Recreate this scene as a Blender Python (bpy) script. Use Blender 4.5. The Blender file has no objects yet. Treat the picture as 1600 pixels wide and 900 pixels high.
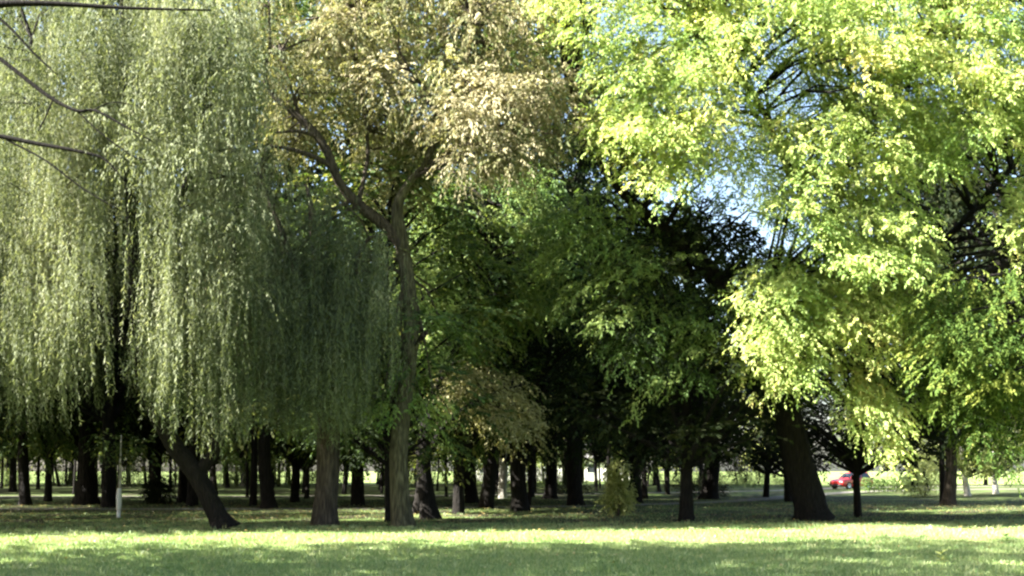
import bpy, math, random
import numpy as np
from mathutils import Vector
random.seed(7)
rng = np.random.default_rng(11)
sc = bpy.context.scene
COL = sc.collection
R = math.radians

# ------------------------------------------------------------------ camera, sky, sun, exposure
F = 1716.0            # focal length in photograph pixels (1600 wide)
EYE = 1.6
HOR = 735.0           # pixel row of the horizon
cam_d = bpy.data.cameras.new("camera")
cam = bpy.data.objects.new("camera", cam_d)
COL.objects.link(cam)
cam.location = (0, 0, EYE)
cam.rotation_euler = (R(90), 0, 0)
cam_d.sensor_width = 36.0
cam_d.lens = 36.0 * F / 1600.0
cam_d.shift_y = (HOR - 450.0) / 1600.0
cam_d.clip_start = 0.1
cam_d.clip_end = 3000
sc.camera = cam

SUN_EL = R(38)
SUN_H = (-0.968, -0.25)                       # horizontal direction towards the sun
SUN_AZ = math.atan2(SUN_H[0], SUN_H[1])      # clockwise from +Y
w = bpy.data.worlds.new("World")
sc.world = w
w.use_nodes = True
nt = w.node_tree
sky = nt.nodes.new("ShaderNodeTexSky")
sky.sky_type = 'NISHITA'
sky.sun_disc = False
sky.sun_elevation = SUN_EL
sky.sun_rotation = SUN_AZ
sky.air_density = 1.0
sky.dust_density = 2.5
sky.ozone_density = 0.6
bg = nt.nodes["Background"]
bg.inputs[1].default_value = 0.05
nt.links.new(sky.outputs[0], bg.inputs[0])

sun_d = bpy.data.lights.new("sun", 'SUN')
sun_d.energy = 5.0
sun_d.angle = R(0.53)
sun_d.color = (1.0, 0.97, 0.91)
sun = bpy.data.objects.new("sun", sun_d)
COL.objects.link(sun)
sv = Vector((SUN_H[0] * math.cos(SUN_EL), SUN_H[1] * math.cos(SUN_EL), math.sin(SUN_EL)))
sun.rotation_euler = sv.to_track_quat('Z', 'Y').to_euler()
sun.location = (-40, -20, 60)

sc.view_settings.view_transform = 'Standard'
sc.view_settings.look = 'None'
sc.view_settings.exposure = 3.3
sc.view_settings.gamma = 1.0
sc.view_settings.use_curve_mapping = False
sc.cycles.filter_width = 2.4
sc.cycles.max_bounces = 5
sc.cycles.diffuse_bounces = 3
sc.cycles.glossy_bounces = 2
sc.cycles.transmission_bounces = 3
sc.cycles.transparent_max_bounces = 4

# ------------------------------------------------------------------ helpers
def P(px, py, d):
    """the place in the park seen at photograph pixel (px, py), d metres away"""
    return np.array([(px - 800.0) / F * d, d, EYE + (HOR - py) / F * d])

def base_depth(py):
    return EYE * F / (py - HOR)

def tag(o, label=None, cat=None, group=None, kind=None):
    if label: o["label"] = label
    if cat: o["category"] = cat
    if group: o["group"] = group
    if kind: o["kind"] = kind
    return o

def empty(name, loc, label, cat, group=None):
    o = bpy.data.objects.new(name, None)
    COL.objects.link(o)
    o.location = loc
    o.empty_display_size = 0.3
    return tag(o, label, cat, group)

def link_mesh(name, me, parent=None, kind=None):
    o = bpy.data.objects.new(name, me)
    COL.objects.link(o)
    if parent is not None: o.parent = parent
    if kind: o["kind"] = kind
    return o

class MB:
    """collects tubes, boxes and polygons of one part"""
    def __init__(self):
        self.v = []; self.f = []
    def tube(self, pts, rad, seg=8, rough=0.0, cap=True):
        pts = np.asarray(pts, float); n = len(pts)
        rad = np.asarray(rad, float)
        start = len(self.v)
        ref = np.array([1.0, 0.1, 0.05])
        ph = rng.uniform(0, 6.28, 4)
        for i in range(n):
            a = pts[max(i - 1, 0)]; b = pts[min(i + 1, n - 1)]
            t = b - a; t = t / (np.linalg.norm(t) + 1e-9)
            x = ref - t * ref.dot(t)
            if np.linalg.norm(x) < 0.15:
                x = np.array([0, 1.0, 0]) - t * t[1]
            x /= np.linalg.norm(x); y = np.cross(t, x)
            for k in range(seg):
                an = 2 * math.pi * k / seg
                r = rad[i] * (1 + rough * (math.sin(3 * an + ph[0] + i * 0.35) * 0.5 + math.sin(5 * an + ph[1] - i * 0.5) * 0.35 + rng.uniform(-.35, .35)))
                self.v.append(tuple(pts[i] + r * (math.cos(an) * x + math.sin(an) * y)))
        for i in range(n - 1):
            for k in range(seg):
                a = start + i * seg + k; b = start + i * seg + (k + 1) % seg
                self.f.append((a, b, b + seg, a + seg))
        if cap:
            self.f.append(tuple(start + (n - 1) * seg + k for k in range(seg)))
        return self
    def box(self, c, s):
        i = len(self.v)
        cx, cy, cz = c; sx, sy, sz = s[0] / 2, s[1] / 2, s[2] / 2
        for dz in (-sz, sz):
            for dx, dy in ((-sx, -sy), (sx, -sy), (sx, sy), (-sx, sy)):
                self.v.append((cx + dx, cy + dy, cz + dz))
        for q in ((0, 3, 2, 1), (4, 5, 6, 7), (0, 1, 5, 4), (1, 2, 6, 5), (2, 3, 7, 6), (3, 0, 4, 7)):
            self.f.append(tuple(i + k for k in q))
        return self
    def poly(self, pts):
        i = len(self.v); self.v += [tuple(p) for p in pts]
        self.f.append(tuple(range(i, i + len(pts)))); return self
    def loft(self, rings, close_ends=True):
        i = len(self.v); m = len(rings[0])
        for r in rings: self.v += [tuple(p) for p in r]
        for a in range(len(rings) - 1):
            for k in range(m):
                self.f.append((i + a * m + k, i + a * m + (k + 1) % m, i + (a + 1) * m + (k + 1) % m, i + (a + 1) * m + k))
        if close_ends:
            self.f.append(tuple(i + k for k in reversed(range(m))))
            self.f.append(tuple(i + (len(rings) - 1) * m + k for k in range(m)))
        return self
    def build(self, name, mat, parent=None, smooth=False, kind=None, origin=(0, 0, 0)):
        me = bpy.data.meshes.new(name)
        o = np.asarray(origin, float)
        me.from_pydata([tuple(np.asarray(p) - o) for p in self.v], [], self.f)
        if smooth:
            me.polygons.foreach_set("use_smooth", [True] * len(me.polygons))
        me.materials.append(mat)
        me.update()
        return link_mesh(name, me, parent, kind)

def norm(a):
    return a / (np.linalg.norm(a, axis=-1, keepdims=True) + 1e-9)

class Leaves:
    """collects thousands of leaves, each a folded four-cornered blade"""
    def __init__(self):
        self.parts = []
    def add(self, pos, d, nrm, L, W, tint):
        d = norm(d)
        nrm = norm(nrm - d * np.sum(nrm * d, -1, keepdims=True))
        side = np.cross(d, nrm)
        L = np.broadcast_to(np.asarray(L, float), (len(pos),))[:, None]
        W = np.broadcast_to(np.asarray(W, float), (len(pos),))[:, None]
        mid = pos + d * L * 0.42
        q = np.stack([pos, mid + side * W * .5 + nrm * W * .16, pos + d * L, mid - side * W * .5 + nrm * W * .16], 1)
        self.parts.append((q.astype(np.float32), np.asarray(tint, np.float32)))
    def count(self):
        return sum(len(p[1]) for p in self.parts)
    def mesh(self, name, mat, origin=(0, 0, 0)):
        q = np.concatenate([p[0] for p in self.parts]); t = np.concatenate([p[1] for p in self.parts])
        n = len(t)
        me = bpy.data.meshes.new(name)
        me.vertices.add(n * 4)
        me.vertices.foreach_set("co", (q - np.asarray(origin, np.float32)).reshape(-1))
        me.loops.add(n * 4)
        me.loops.foreach_set("vertex_index", np.arange(n * 4, dtype=np.int32))
        me.polygons.add(n)
        me.polygons.foreach_set("loop_start", np.arange(0, n * 4, 4, dtype=np.int32))
        at = me.attributes.new("tint", 'FLOAT', 'POINT')
        at.data.foreach_set("value", np.repeat(t, 4))
        me.materials.append(mat)
        me.update(calc_edges=True)
        return me
    def build(self, name, mat, parent=None, origin=(0, 0, 0), kind="stuff"):
        return link_mesh(name, self.mesh(name, mat, origin), parent, kind)

def sprays(lv, c, d, length, n_leaf, L, W, droop=0.35, spread=0.8, hang=0.4, tint=None, jit=.22):
    """leafy twigs: c origins (N,3), d directions (N,3)"""
    N = len(c); d = norm(d)
    length = np.broadcast_to(np.asarray(length, float), (N,))
    t = (np.arange(n_leaf) + 0.6) / n_leaf
    tt = np.clip(t[None, :] + rng.uniform(-.04, .04, (N, n_leaf)), 0, 1.05)[:, :, None]
    Ln = length[:, None, None]
    pos = c[:, None, :] + d[:, None, :] * Ln * tt
    pos[..., 2] -= (droop * Ln * tt ** 2)[..., 0]
    tan = np.repeat(d[:, None, :], n_leaf, 1).copy()
    tan[..., 2] -= 2 * droop * tt[..., 0]
    tan = norm(tan)
    up = np.array([0, 0, 1.0])
    s = norm(np.cross(tan, up) + rng.normal(0, .12, tan.shape))
    sg = np.where(np.arange(n_leaf) % 2 == 0, 1.0, -1.0)[None, :, None]
    sp = spread * (1.0 - 0.6 * t)[None, :, None]
    ld = tan * 0.75 + s * sg * sp + rng.normal(0, jit, tan.shape)
    ld[..., 2] -= hang
    nm = np.array([-.4, -.35, .8]) + rng.normal(0, .5, tan.shape)
    if tint is None: tint = rng.uniform(0, 1, N)
    tn = np.clip(np.repeat(np.asarray(tint)[:, None], n_leaf, 1) + rng.normal(0, .12, (N, n_leaf)), 0, 1)
    sz = rng.uniform(.7, 1.25, N * n_leaf)
    lv.add(pos.reshape(-1, 3), ld.reshape(-1, 3), nm.reshape(-1, 3), L * sz, W * sz, tn.reshape(-1))

def in_poly(pts, poly):
    x, y = pts[:, 0], pts[:, 1]; ins = np.zeros(len(pts), bool); m = len(poly)
    for i in range(m):
        x1, y1 = poly[i]; x2, y2 = poly[(i + 1) % m]
        c = ((y1 > y) != (y2 > y)) & (x < (x2 - x1) * (y - y1) / ((y2 - y1) + 1e-9) + x1)
        ins ^= c
    return ins

def poly_points(poly, n):
    poly = np.asarray(poly, float); lo = poly.min(0); hi = poly.max(0); out = np.zeros((0, 2))
    while len(out) < n:
        p = rng.uniform(lo, hi, (n * 3, 2)); out = np.concatenate([out, p[in_poly(p, poly)]])
    return out[:n]

def clump(lv, c, r, n_spray, n_leaf, L, W, length, droop=0.35, spread=.8, hang=.4, tint=.5, tvar=.2, up=.15, squash=.75, jit=.22):
    dirs = norm(rng.normal(0, 1, (n_spray, 3)))
    dirs[:, 2] += up
    dirs = norm(dirs)
    rad = r * rng.uniform(.15, 1.0, (n_spray, 1)) ** .6
    org = np.asarray(c) + dirs * rad * np.array([1, 1, squash])
    sprays(lv, org, dirs + rng.normal(0, .35, dirs.shape), length * rng.uniform(.7, 1.3, n_spray), n_leaf, L, W, droop, spread, hang,
           np.clip(tint + rng.normal(0, tvar, n_spray), 0, 1), jit)

def region(lv, poly, d0, d1, n, r, tint=.5, tvar=.15, centres=None, **kw):
    """clumps filling the part of a crown that lies in a solid angle between two distances"""
    out = []
    for (x, y) in poly_points(poly, n):
        c = P(x, y, rng.uniform(d0, d1)); rr = r * rng.uniform(.7, 1.25)
        clump(lv, c, rr, tint=np.clip(tint + rng.normal(0, tvar), 0, 1), **kw)
        out.append(c)
    if centres is not None: centres += out
    return out

def boughs(lv, poly, d0, d1, n, ln, hub, tint=.5, tvar=.15, centres=None, n_spray=40, fall=.52, wide=.75, length=.45, **kw):
    """flat drooping boughs that reach outwards from the trunk, leafy shoots on both sides"""
    for (x, y) in poly_points(poly, n):
        c = P(x, y, rng.uniform(d0, d1)); out = c - np.asarray(hub); out[2] = 0
        ax = norm(out) * .8 + np.array([-.05, -.45, 0]) + rng.normal(0, .45, 3); ax[2] = -fall + rng.normal(0, .22)
        ax = norm(ax); L1 = ln * rng.uniform(.5, 1.4)
        k = max(8, int(n_spray * L1 / ln)); t = rng.uniform(0, 1, k)[:, None]
        sd = norm(np.cross(ax, [0, 0, 1.0])); sg = np.where(rng.uniform(0, 1, (k, 1)) < .5, -1, 1)
        w_ = wide * L1 * np.sin(np.pi * np.clip(.2 + .8 * t, 0, 1)) ** .8
        org = c + ax * L1 * (t - .5) + sd * sg * w_ * rng.uniform(0, .6, (k, 1)) + rng.normal(0, .13, (k, 3))
        org[:, 2] -= (.3 * L1 * t[:, 0] ** 2)
        dr = ax * .75 + sd * sg * rng.uniform(.1, 1.0, (k, 1)) + rng.normal(0, .2, (k, 3))
        tt = np.clip(tint + rng.normal(0, tvar) + rng.normal(0, .12, k), 0, 1)
        sprays(lv, org, dr, length * rng.uniform(.6, 1.3, k), kw.get("n_leaf", 9), kw.get("L", .14), kw.get("W", .055), kw.get("droop", .4), .9, kw.get("hang", .35), tt, kw.get("jit", .3))
        if centres is not None: centres.append(c - ax * L1 * .4)

def connect(mb, skel, centres, r0=.05, seg=5, every=1):
    """thin boughs from the nearest point of the limbs to clump centres"""
    sk = np.asarray(skel)
    for c in centres[::every]:
        below = sk[sk[:, 2] < c[2] + .3]
        if len(below) == 0: below = sk
        k = np.argmin(np.linalg.norm(below - c, axis=1)); a = below[k]
        m1 = a + (c - a) * .35 + np.array([0, 0, .12 * np.linalg.norm(c - a)]) + rng.normal(0, .12, 3)
        m2 = a + (c - a) * .7 + np.array([0, 0, .1 * np.linalg.norm(c - a)]) + rng.normal(0, .15, 3)
        ln = np.linalg.norm(c - a); q = min(r0 * (1 + ln * .15), .11)
        mb.tube([a, m1, m2, c], [q, q * .75, q * .5, q * .2], seg, cap=False)

def smooth_path(pts, rad, sub=4):
    pts = np.asarray(pts, float); rad = np.asarray(rad, float)
    n = len(pts); P0 = np.concatenate([[2 * pts[0] - pts[1]], pts, [2 * pts[-1] - pts[-2]]])
    op, orr = [], []
    for i in range(n - 1):
        a, b, c, d = P0[i:i + 4]
        for k in range(sub):
            t = k / sub
            op.append(.5 * ((2 * b) + (-a + c) * t + (2 * a - 5 * b + 4 * c - d) * t * t + (-a + 3 * b - 3 * c + d) * t ** 3))
            orr.append(rad[i] * (1 - t) + rad[i + 1] * t)
    op.append(pts[-1]); orr.append(rad[-1])
    return np.array(op), np.array(orr)

def limb(pxpts, sub=4):
    """pxpts: (px, py, depth, width in px)"""
    pts = [P(a, b, d) for a, b, d, q in pxpts]; rad = [q / F * d / 2 for a, b, d, q in pxpts]
    return smooth_path(pts, rad, sub)

# ------------------------------------------------------------------ materials
def new_mat(name):
    m = bpy.data.materials.new(name); m.use_nodes = True
    n = m.node_tree; n.nodes.clear()
    return m, n, n.nodes, n.links

def ramp(nodes, cols):
    r = nodes.new("ShaderNodeValToRGB"); cr = r.color_ramp
    cr.elements[0].position = cols[0][0]; cr.elements[0].color = (*cols[0][1], 1)
    cr.elements[1].position = cols[-1][0]; cr.elements[1].color = (*cols[-1][1], 1)
    for p, c in cols[1:-1]:
        e = cr.elements.new(p); e.color = (*c, 1)
    return r

def leaf_mat(name, cols, trans=.4, rough=.5, spec=.35, nscale=.35, namt=.5, tcol=(1.0, 1.0, .55)):
    m, n, N, Lk = new_mat(name)
    out = N.new("ShaderNodeOutputMaterial")
    at = N.new("ShaderNodeAttribute"); at.attribute_name = "tint"
    tc = N.new("ShaderNodeTexCoord")
    ns = N.new("ShaderNodeTexNoise"); ns.inputs["Scale"].default_value = nscale; ns.inputs["Detail"].default_value = 2
    Lk.new(tc.outputs["Object"], ns.inputs["Vector"])
    ma = N.new("ShaderNodeMath"); ma.operation = 'MULTIPLY_ADD'
    Lk.new(ns.outputs["Fac"], ma.inputs[0]); ma.inputs[1].default_value = namt * 2; ma.inputs[2].default_value = -namt
    ad = N.new("ShaderNodeMath"); ad.operation = 'ADD'; ad.use_clamp = True
    Lk.new(at.outputs["Fac"], ad.inputs[0]); Lk.new(ma.outputs[0], ad.inputs[1])
    r = ramp(N, cols); Lk.new(ad.outputs[0], r.inputs[0])
    b = N.new("ShaderNodeBsdfPrincipled"); b.inputs["Roughness"].default_value = rough
    b.inputs["Specular IOR Level"].default_value = spec
    Lk.new(r.outputs[0], b.inputs["Base Color"])
    t = N.new("ShaderNodeBsdfTranslucent")
    mx = N.new("ShaderNodeMix"); mx.data_type = 'RGBA'; mx.blend_type = 'MULTIPLY'; mx.inputs[0].default_value = 1
    Lk.new(r.outputs[0], mx.inputs[6]); mx.inputs[7].default_value = (*tcol, 1)
    Lk.new(mx.outputs[2], t.inputs[0])
    ms = N.new("ShaderNodeMixShader"); ms.inputs[0].default_value = trans
    Lk.new(b.outputs[0], ms.inputs[1]); Lk.new(t.outputs[0], ms.inputs[2])
    Lk.new(ms.outputs[0], out.inputs[0])
    return m

def rough_mat(name, cols, scale=3.0, rough=.9, bump=.5, bscale=12.0, stretch=(1, 1, 1), detail=6, dist=.05, spec=.2):
    m, n, N, Lk = new_mat(name)
    out = N.new("ShaderNodeOutputMaterial"); tc = N.new("ShaderNodeTexCoord")
    mp = N.new("ShaderNodeMapping"); mp.inputs["Scale"].default_value = stretch
    Lk.new(tc.outputs["Object"], mp.inputs[0])
    ns = N.new("ShaderNodeTexNoise"); ns.inputs["Scale"].default_value = scale; ns.inputs["Detail"].default_value = detail
    Lk.new(mp.outputs[0], ns.inputs["Vector"])
    r = ramp(N, cols); Lk.new(ns.outputs["Fac"], r.inputs[0])
    b = N.new("ShaderNodeBsdfPrincipled"); b.inputs["Roughness"].default_value = rough; b.inputs["Specular IOR Level"].default_value = spec
    Lk.new(r.outputs[0], b.inputs["Base Color"])
    n2 = N.new("ShaderNodeTexNoise"); n2.inputs["Scale"].default_value = bscale; n2.inputs["Detail"].default_value = 5
    Lk.new(mp.outputs[0], n2.inputs["Vector"])
    bp = N.new("ShaderNodeBump"); bp.inputs["Strength"].default_value = bump; bp.inputs["Distance"].default_value = dist
    Lk.new(n2.outputs["Fac"], bp.inputs["Height"]); Lk.new(bp.outputs[0], b.inputs["Normal"])
    Lk.new(b.outputs[0], out.inputs[0])
    return m

def plain_mat(name, col, rough=.5, metal=0.0, coat=0.0, spec=.5):
    m, n, N, Lk = new_mat(name)
    out = N.new("ShaderNodeOutputMaterial"); b = N.new("ShaderNodeBsdfPrincipled")
    tc = N.new("ShaderNodeTexCoord"); ns = N.new("ShaderNodeTexNoise"); ns.inputs["Scale"].default_value = 6
    Lk.new(tc.outputs["Object"], ns.inputs["Vector"])
    r = ramp(N, [(.3, tuple(c * .88 for c in col)), (.7, col)]); Lk.new(ns.outputs["Fac"], r.inputs[0])
    Lk.new(r.outputs[0], b.inputs["Base Color"])
    b.inputs["Roughness"].default_value = rough; b.inputs["Metallic"].default_value = metal
    b.inputs["Coat Weight"].default_value = coat; b.inputs["Specular IOR Level"].default_value = spec
    Lk.new(b.outputs[0], out.inputs[0])
    return m

bark_dark = rough_mat("dark_bark", [(.3, (.005, .004, .003)), (.6, (.014, .0115, .009)), (.8, (.034, .028, .021))], 5, .95, 1.0, 7, (4, 4, .55), dist=.16)
bark_black = rough_mat("black_bark", [(.3, (.004, .0035, .003)), (.7, (.012, .010, .008))], 5, .95, .6, 9, (3, 3, .7), spec=.1)  # near-black colour stands in for the branches' unlit silhouette
bark_brown = rough_mat("brown_bark", [(.3, (.03, .024, .018)), (.55, (.075, .06, .043)), (.8, (.14, .115, .085))], 5, .95, 1.0, 7, (4, 4, .5), dist=.16)
bark_moss = rough_mat("mossy_bark", [(.3, (.03, .026, .015)), (.5, (.075, .068, .038)), (.75, (.17, .16, .095))], 4, .95, 1.0, 8, (4, 4, .6), dist=.14)
bark_pale = rough_mat("pale_bark", [(.3, (.2, .18, .15)), (.5, (.48, .45, .38)), (.75, (.62, .59, .52))], 6, .85, .5, 10, (2, 2, 1.2))
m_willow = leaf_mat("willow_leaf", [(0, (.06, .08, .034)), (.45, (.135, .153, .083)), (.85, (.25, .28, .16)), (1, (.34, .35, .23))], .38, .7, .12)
m_willow_dark = leaf_mat("dark_willow_leaf", [(0, (.06, .08, .043)), (.6, (.135, .16, .086)), (1, (.24, .265, .15))], .35, .7, .12)
m_golden = leaf_mat("golden_leaf", [(0, (.055, .08, .028)), (.45, (.17, .17, .075)), (.75, (.27, .255, .11)), (1, (.36, .34, .18))], .38, .65, .15)
m_tan = leaf_mat("tan_leaf", [(0, (.07, .085, .032)), (.3, (.165, .165, .075)), (.6, (.235, .205, .115)), (1, (.40, .365, .225))], .3, .7, .1, .5, .65, tcol=(1, .95, .65))
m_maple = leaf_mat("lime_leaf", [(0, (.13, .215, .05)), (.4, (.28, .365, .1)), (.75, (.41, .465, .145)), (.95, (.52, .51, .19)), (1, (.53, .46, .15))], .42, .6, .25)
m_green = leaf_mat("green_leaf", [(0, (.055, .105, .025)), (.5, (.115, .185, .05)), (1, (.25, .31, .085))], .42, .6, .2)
m_shade_green = leaf_mat("shade_darkened_green_leaf", [(0, (.045, .085, .018)), (.5, (.105, .155, .032)), (1, (.28, .31, .07))], .42, .75, .08)  # green leaf, its colour darkened in place of shade at the right edge
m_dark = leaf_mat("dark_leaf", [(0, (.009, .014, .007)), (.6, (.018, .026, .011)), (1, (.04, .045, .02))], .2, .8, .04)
m_mid = leaf_mat("mid_green_leaf", [(0, (.03, .055, .016)), (.5, (.075, .12, .03)), (1, (.19, .2, .055))], .38, .6, .2)
m_pale = leaf_mat("pale_leaf", [(0, (.16, .2, .06)), (.5, (.3, .35, .1)), (1, (.45, .46, .17))], .4)
m_litter = leaf_mat("fallen_leaf", [(0, (.14, .09, .035)), (.5, (.34, .26, .09)), (1, (.5, .45, .22))], .2)
m_blade = leaf_mat("grass_blade", [(0, (.085, .17, .055)), (.5, (.22, .31, .11)), (1, (.44, .47, .23))], .35, .5, .4, nscale=.25, namt=.35)

# ground: grass that grows over leaf litter, drier in patches
def ground_mat():
    m, n, N, Lk = new_mat("lawn_ground")
    out = N.new("ShaderNodeOutputMaterial"); tc = N.new("ShaderNodeTexCoord")
    a = N.new("ShaderNodeTexNoise"); a.inputs["Scale"].default_value = .22; a.inputs["Detail"].default_value = 5
    c = N.new("ShaderNodeTexNoise"); c.inputs["Scale"].default_value = 9; c.inputs["Detail"].default_value = 6; c.inputs["Roughness"].default_value = .7
    for x in (a, c): Lk.new(tc.outputs["Object"], x.inputs["Vector"])
    ad = N.new("ShaderNodeMath"); ad.operation = 'MULTIPLY_ADD'; ad.inputs[1].default_value = .55
    Lk.new(c.outputs["Fac"], ad.inputs[0])
    s = N.new("ShaderNodeMath"); s.operation = 'MULTIPLY'; s.inputs[1].default_value = .5; Lk.new(a.outputs["Fac"], s.inputs[0]); Lk.new(s.outputs[0], ad.inputs[2])
    r = ramp(N, [(.36, (.06, .11, .028)), (.5, (.14, .2, .055)), (.62, (.25, .28, .1)), (.72, (.27, .22, .1))])
    Lk.new(ad.outputs[0], r.inputs[0])
    b = N.new("ShaderNodeBsdfPrincipled"); b.inputs["Roughness"].default_value = .9; b.inputs["Specular IOR Level"].default_value = .15
    Lk.new(r.outputs[0], b.inputs["Base Color"])
    n2 = N.new("ShaderNodeTexNoise"); n2.inputs["Scale"].default_value = 30; n2.inputs["Detail"].default_value = 4
    Lk.new(tc.outputs["Object"], n2.inputs["Vector"])
    bp = N.new("ShaderNodeBump"); bp.inputs["Strength"].default_value = .8; bp.inputs["Distance"].default_value = .06
    Lk.new(n2.outputs["Fac"], bp.inputs["Height"]); Lk.new(bp.outputs[0], b.inputs["Normal"])
    Lk.new(b.outputs[0], out.inputs[0])
    return m
m_ground = ground_mat()
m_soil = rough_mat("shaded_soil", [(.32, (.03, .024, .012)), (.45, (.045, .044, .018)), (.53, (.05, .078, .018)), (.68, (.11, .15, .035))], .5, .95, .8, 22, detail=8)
m_path = rough_mat("path_gravel", [(.35, (.13, .12, .1)), (.65, (.25, .23, .195))], 6, .95, .4, 40)

# ------------------------------------------------------------------ setting
g = MB()
g.poly([(-900, -60, 0), (900, -60, 0), (900, 1500, 0), (-900, 1500, 0)])
tag(g.build("lawn", m_ground), "green lawn in the foreground running back under the trees", kind="structure")

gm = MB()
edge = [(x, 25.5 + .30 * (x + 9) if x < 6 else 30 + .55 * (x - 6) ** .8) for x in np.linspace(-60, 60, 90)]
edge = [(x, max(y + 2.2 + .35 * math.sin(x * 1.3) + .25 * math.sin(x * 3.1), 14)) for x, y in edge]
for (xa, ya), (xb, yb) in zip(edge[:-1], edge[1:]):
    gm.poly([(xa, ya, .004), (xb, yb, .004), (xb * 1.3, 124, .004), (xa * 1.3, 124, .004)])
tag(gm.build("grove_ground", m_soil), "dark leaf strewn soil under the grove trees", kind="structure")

def strip(name, pts, width, label, z):
    mb = MB(); pts, _ = smooth_path([(x, y, 0) for x, y in pts], [1] * len(pts), 6)
    L, Rr = [], []
    for i in range(len(pts)):
        t = pts[min(i + 1, len(pts) - 1)] - pts[max(i - 1, 0)]; t /= np.linalg.norm(t); nn = np.array([-t[1], t[0], 0])
        wv = width / 2 * (1 + rng.uniform(-.06, .06))
        L.append(pts[i] + nn * wv + (0, 0, z)); Rr.append(pts[i] - nn * wv + (0, 0, z))
    for i in range(len(pts) - 1):
        mb.poly([Rr[i], Rr[i + 1], L[i + 1], L[i]])
    return tag(mb.build(name, m_path), label, kind="structure")
strip("path", [(-45, 45), (-20, 45.5), (-6, 46), (4, 50), (12, 58), (22, 76), (34, 90), (60, 100)], 1.9, "pale gravel path crossing behind the front row of trees", .008)
strip("path", [(-60, 66), (-25, 67), (-8, 69), (4, 74), (20, 86), (30, 100), (50, 112)], 2.2, "second pale path farther back in the grove", .012)

# ------------------------------------------------------------------ named trees in the front row
def trunk_part(root, pts, rad, mat, name="trunk", seg=14, rough=.09):
    return MB().tube(pts, rad, seg, rough).build(name, mat, root, True, origin=root.location)

def flare(pts, rad, h=.5, k=.35):
    z0 = pts[0][2]
    return rad * (1 + k * np.exp(-(pts[:, 2] - z0) / h * 2.2))

def willow_strands(lv, anchors, n_str, length, spread, step=.046, L=.125, W=.023, tint=.5, tvar=.2, zmin=1.2, lowf=None, sway=.2):
    """hanging tresses; each anchor sends down n_str strands"""
    for c, ln0 in zip(anchors, length):
        ti = np.clip(tint + rng.normal(0, tvar), 0, 1)
        off = abs(rng.normal(0, .55))
        for s in range(n_str):
            o = c + rng.normal(0, spread, 3) * np.array([1, 1, .9])
            ln = ln0 * rng.uniform(.55, 1.15)
            zl = zmin + rng.uniform(0, .9) if lowf is None else lowf(o) + off + abs(rng.normal(0, .3))
            ln = min(ln, o[2] - zl)
            if ln < .5: continue
            n = int(ln / step)
            t = np.linspace(0, 1, n)[:, None]
            ax = rng.normal(0, sway, 2); ph = rng.uniform(0, 6.28)
            pos = np.concatenate([o[0] + ax[0] * t * ln * .25 + .05 * np.sin(ph + 4 * t) + .22 * ax[0] * np.sqrt(t), o[1] + ax[1] * t * ln * .25 + .05 * np.cos(ph + 4 * t) + .22 * ax[1] * np.sqrt(t), o[2] - t * ln], 1)
            d = rng.normal(0, .48, (n, 3)); d[:, 2] = -.85 + rng.normal(0, .3, n)
            nm = rng.normal(0, .8, (n, 3)) + np.array([-.45, -.45, .1])
            sz = rng.uniform(.7, 1.3, n)
            lv.add(pos, d, nm, L * sz, W * sz, np.clip(ti + rng.normal(0, .15, n), 0, 1))

def ipx(pt):
    return 800 + pt[0] / pt[1] * F
def zpx(py, d):
    return EYE + (HOR - py) / F * d

# --- left weeping willow with leaning trunk
b0 = P(345, 826, base_depth(826)); b0[2] = 0
d = b0[1]
w1 = empty("willow_tree", b0, "big pale weeping willow on the left with a dark trunk leaning left", "tree")
tp, tr = limb([(352, 828, d, 38), (340, 805, d, 30), (320, 765, d, 29), (302, 735, d, 29), (268, 690, d, 27), (235, 620, d - .3, 25), (215, 520, d - .5, 26), (210, 400, d - .5, 20), (200, 260, d - .5, 14), (195, 120, d - .6, 9), (190, 0, d - .6, 5)])
tp[0][2] = -.05
trunk_part(w1, tp, flare(tp, tr), bark_dark)
skel1 = list(tp[8:])
for pl in ([(306, 742, d, 22), (335, 705, d + .1, 19), (345, 660, d + .2, 17), (350, 560, d + .6, 17), (365, 420, d + .8, 12), (370, 250, d + 1, 8), (380, 100, d + 1, 4)],
           [(225, 570, d - .4, 20), (150, 470, d - 1, 14), (95, 360, d - 1.4, 10), (60, 200, d - 1.6, 6), (50, 60, d - 1.6, 3)],
           [(212, 450, d - .5, 16), (270, 340, d - 1, 12), (310, 220, d - 1.4, 8), (330, 80, d - 1.6, 4)]):
    lp, lr = limb(pl); trunk_part(w1, lp, lr, bark_dark, "limb", 9, .06); skel1 += list(lp)
lv = Leaves()
def low1(o):
    x = ipx(o)
    y = np.interp(x, [-60, 0, 30, 100, 150, 172, 185, 225, 240, 290, 330, 400], [640, 650, 675, 695, 705, 650, 620, 640, 690, 735, 735, 690])
    return zpx(y, o[1])
anch, lens = [], []
for (x, y) in poly_points([(-60, -120), (400, -120), (415, 200), (400, 430), (340, 520), (230, 430), (160, 470), (20, 520), (-60, 520)], 235):
    e = max(0, 1 - ((x - 190) / 260) ** 2)
    dd = d - .3 + rng.uniform(-1, 1) * 3.4 * math.sqrt(e)
    anch.append(P(x, y, dd)); lens.append(rng.uniform(1.6, 4.2))
willow_strands(lv, anch, 17, lens, .23, tint=.42, tvar=.26, lowf=low1)
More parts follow.
